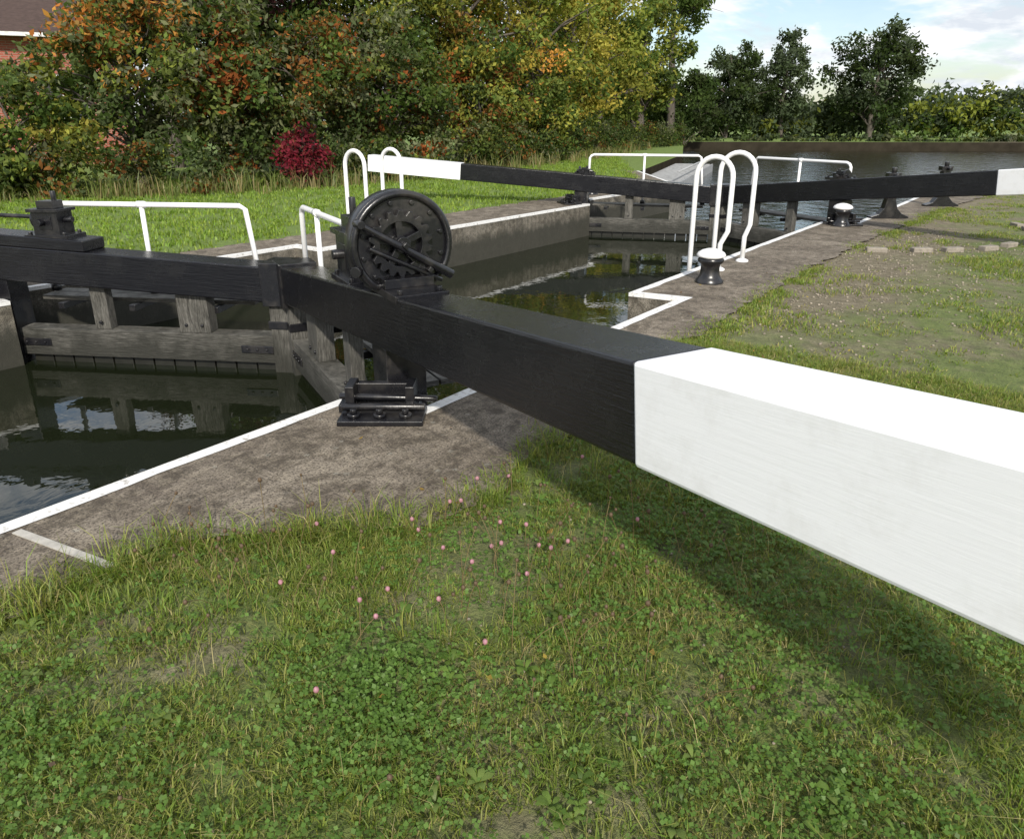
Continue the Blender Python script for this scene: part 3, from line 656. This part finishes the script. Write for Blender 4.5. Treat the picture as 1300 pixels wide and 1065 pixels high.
def broad(C,n,L,w,pal,rise=.35):
    V=[];F=[];Cc=[]
    for c in C:
        a0=rng.uniform(0,6.28); col=np.array(pal[rng.integers(0,len(pal))])*rng.uniform(.8,1.25); l0=L*rng.uniform(.6,1.3)
        for k in range(n):
            a=a0+k*2*math.pi/n+rng.normal()*.35; d=np.array([math.cos(a),math.sin(a),0]); s=np.array([-d[1],d[0],0]); l=l0*rng.uniform(.5,1.2); r=rise*rng.uniform(.4,1.8)
            b=len(V)*1
            for f,ww,z in((.05,.15,0),(.35,.75,.45),(.7,1.,.6),(1,.1,.45)):
                p=np.array(c)+d*l*f+np.array([0,0,z*l*r]); V+= [p-s*w*l*ww+np.array([0,0,.12*w*l]),p+s*w*l*ww+np.array([0,0,.12*w*l])]
            for q in range(3): F.append((b+2*q,b+2*q+1,b+2*q+3,b+2*q+2))
            Cc+=[col*rng.uniform(.85,1.15)]*8
    return np.array(V),np.array(F),np.array(Cc)
x,y=field(-2.6,2.6,-1.2,4.2,85,lambda x,y:x>edgeR(y)+.03)
k=rng.random(len(x))<np.clip(.4+1.2*nv(x,y,2,7),0,1); x=x[k];y=y[k]
fuse('broadleaf_weeds',[broad(np.stack([x,y,rng.uniform(-.012,.008,len(x))],1),6,.034,.24,[(.10,.17,.03),(.12,.19,.035),(.15,.21,.05)],.7)],[M_grass])
def clover(c,r,n,h):
    x=c[0]+rng.normal(size=n)*r; y=c[1]+rng.normal(size=n)*r*.8; q=((x-c[0])**2+(y-c[1])**2)/(r*r)
    z=h*np.exp(-q*.5)*rng.uniform(.3,1,n)+.008
    P0=np.stack([x,y,z],1); P0=P0[x>edgeR(y)+.02]; n=len(P0); idx=np.repeat(np.arange(n),3)
    a3=np.tile([0,2.09,4.19],n)+np.repeat(rng.uniform(0,6.28,n),3); d=np.stack([np.cos(a3),np.sin(a3),np.full(len(a3),.1)],1)
    s=.0075*rng.uniform(.6,1.2,len(a3)); Nn=unit(np.stack([rng.normal(size=len(a3))*.45,rng.normal(size=len(a3))*.45,np.ones(len(a3))],1))
    C=P0[idx]+d*s[:,None]; V,F=leafquads(C,Nn,s,.85)
    col=np.array([(.09,.165,.027),(.11,.20,.037),(.13,.22,.047)])[rng.integers(0,3,n)][idx]*rng.uniform(.8,1.2,(len(idx),1))
    return V,F,np.repeat(col,4,axis=0)
cl=[clover((-1.36,1.14),.17,800,.045),clover((-1.15,1.0),.15,400,.04)]
for _ in range(95):
    x=rng.uniform(-2.4,1.2);y=rng.uniform(-.3,3.8)
    if x>edgeR(y)+.1: cl.append(clover((x,y),rng.uniform(.12,.3),int(rng.uniform(80,260)),.032))
fuse('clover_plant',cl,[M_grass])
def ball(c,r,h,n=7,m=5):
    V=[];F=[]
    for i in range(m):
        t=math.pi*(i+.02)/(m-1+.04); 
        for k in range(n): a=2*math.pi*k/n; V.append((c[0]+r*math.sin(t)*math.cos(a),c[1]+r*math.sin(t)*math.sin(a),c[2]-h*math.cos(t)))
    for i in range(m-1):
        for k in range(n): F.append((i*n+k,i*n+(k+1)%n,(i+1)*n+(k+1)%n,(i+1)*n+k))
    return np.array(V),np.array(F)
st=[];fl=[]
def stalk(x,y,h,r,head,col,lst):
    d=rng.normal(size=2)*.3*h; pts=[Vector((x+d[0]*f*f,y+d[1]*f*f,h*f-.01)) for f in(0,.35,.7,1)]
    V,F=tubes([(pts[i],pts[i+1],r,r*.85) for i in range(3)],4); st.append((V,F,np.tile([.27,.2,.10],(len(V),1))))
    V,F=ball(tuple(pts[3]),head,head*1.15); lst.append((V,F,np.tile(col,(len(V),1))*rng.uniform(.8,1.2,(len(V),1))))
for _ in range(140):
    q=rng.random()
    if q<.5: x=rng.normal(-1.35,.35);y=rng.normal(1.95,.4)
    elif q<.8: x=rng.normal(-2.3,.2);y=rng.normal(1.35,.22)
    else: x=rng.uniform(-2.2,.6);y=rng.uniform(.2,3)
    if x>edgeR(y)-.02: stalk(x,y,rng.uniform(.08,.28),.0012,rng.uniform(.005,.009),[.16,.11,.07],st)
for _ in range(30):
    x=rng.normal(-1.55,.3);y=rng.normal(1.75,.42)
    if x>edgeR(y)+.02: stalk(x,y,rng.uniform(.04,.12),.0012,.0085,[.5,.28,.35],fl)
fuse('dry_seed_stalks',st,[M_grass]); fuse('clover_flowers',fl,[M_grass])
x,y=field(-2.9,2.5,-1,8,7,lambda x,y:x>-3.1); n=len(x)
V,F=leafquads(np.stack([x,y,rng.uniform(.01,.03,n)],1),unit(np.stack([rng.normal(size=n)*.3,rng.normal(size=n)*.3,np.ones(n)],1)),rng.uniform(.008,.018,n),.6)
c=np.array([(.30,.2,.05),(.16,.09,.04),(.4,.3,.06),(.12,.08,.05)])[rng.integers(0,4,n)]; qmesh('fallen_leaves',V,F,np.repeat(c,4,axis=0),[M_grass])
x,y=field(-2.4,2.8,-.6,13,170,lambda x,y:(x>edgeR(y))&(rng.random(len(x))<np.clip(dry(x,y)*1.0+.06,0,1)))
ps=[]
for a,b in zip(x,y):
    r=rng.uniform(.002,.008)*(1.8 if b>5 else 1); V,F=ball((a,b,-.016),r,r*.6,6,4); ps.append((V,F,np.tile(np.array([.22,.19,.15])*rng.uniform(.5,1.6),(len(V),1))))
mp,nt,b=newmat('pebble'); at=N(nt,'ShaderNodeAttribute',attribute_name='Col'); nt.links.new(at.outputs['Color'],b.inputs['Base Color']); b.inputs['Roughness'].default_value=.9
fuse('gravel',ps,[mp])
# ------------------------------------------------------------------ light, sky, camera
sd=Vector((.67,-.742,0)).normalized(); el=math.radians(34); sdir=Vector((sd.x*math.cos(el),sd.y*math.cos(el),math.sin(el)))
L=bpy.data.lights.new('sun','SUN'); L.energy=4.8; L.angle=math.radians(2.5); L.color=(1,.94,.84)
lo=bpy.data.objects.new('sun',L); COL.objects.link(lo); lo.rotation_euler=(-sdir).to_track_quat('-Z','Y').to_euler(); lo.location=(0,0,20)
w=bpy.data.worlds.new('World'); S.world=w; w.use_nodes=True; nt=w.node_tree; bg=nt.nodes['Background']
sk=N(nt,'ShaderNodeTexSky',sky_type='NISHITA'); sk.sun_disc=False; sk.sun_elevation=el; sk.sun_rotation=math.atan2(sd.x,sd.y); sk.dust_density=1.0; sk.air_density=1.0
tc=N(nt,'ShaderNodeTexCoord').outputs['Generated']
n1=noiz(nt,mapping(nt,tc,(2.6,2.6,8)),1.9,5,.62,.4); n2=noiz(nt,mapping(nt,tc,(3,3,9)),4.5,5,.6,.2)
f=ramp(nt,n1,[(.42,(.08,)*3),(.53,(.98,)*3)])
cl=ramp(nt,n2,[(.38,(.70,.74,.80)),(.56,(1,1,1))])
cl=mix(nt,1.0,cl,(7.6,7.7,7.8),'MULTIPLY')
c=mix(nt,f,sk.outputs[0],cl); nt.links.new(c,bg.inputs['Color']); bg.inputs['Strength'].default_value=.145
cam=bpy.data.cameras.new('camera'); co=bpy.data.objects.new('camera',cam); COL.objects.link(co); S.camera=co
p=math.radians(19.75); fw=Vector((-.6*math.cos(p),.8*math.cos(p),-math.sin(p)))
co.location=(0,0,1.55); co.rotation_euler=fw.to_track_quat('-Z','Y').to_euler()
cam.sensor_width=36; cam.lens=26.03; cam.shift_y=-45/1300; cam.clip_end=2000; cam.clip_start=.05
S.view_settings.view_transform='Standard'; S.view_settings.look='None'; S.view_settings.exposure=0
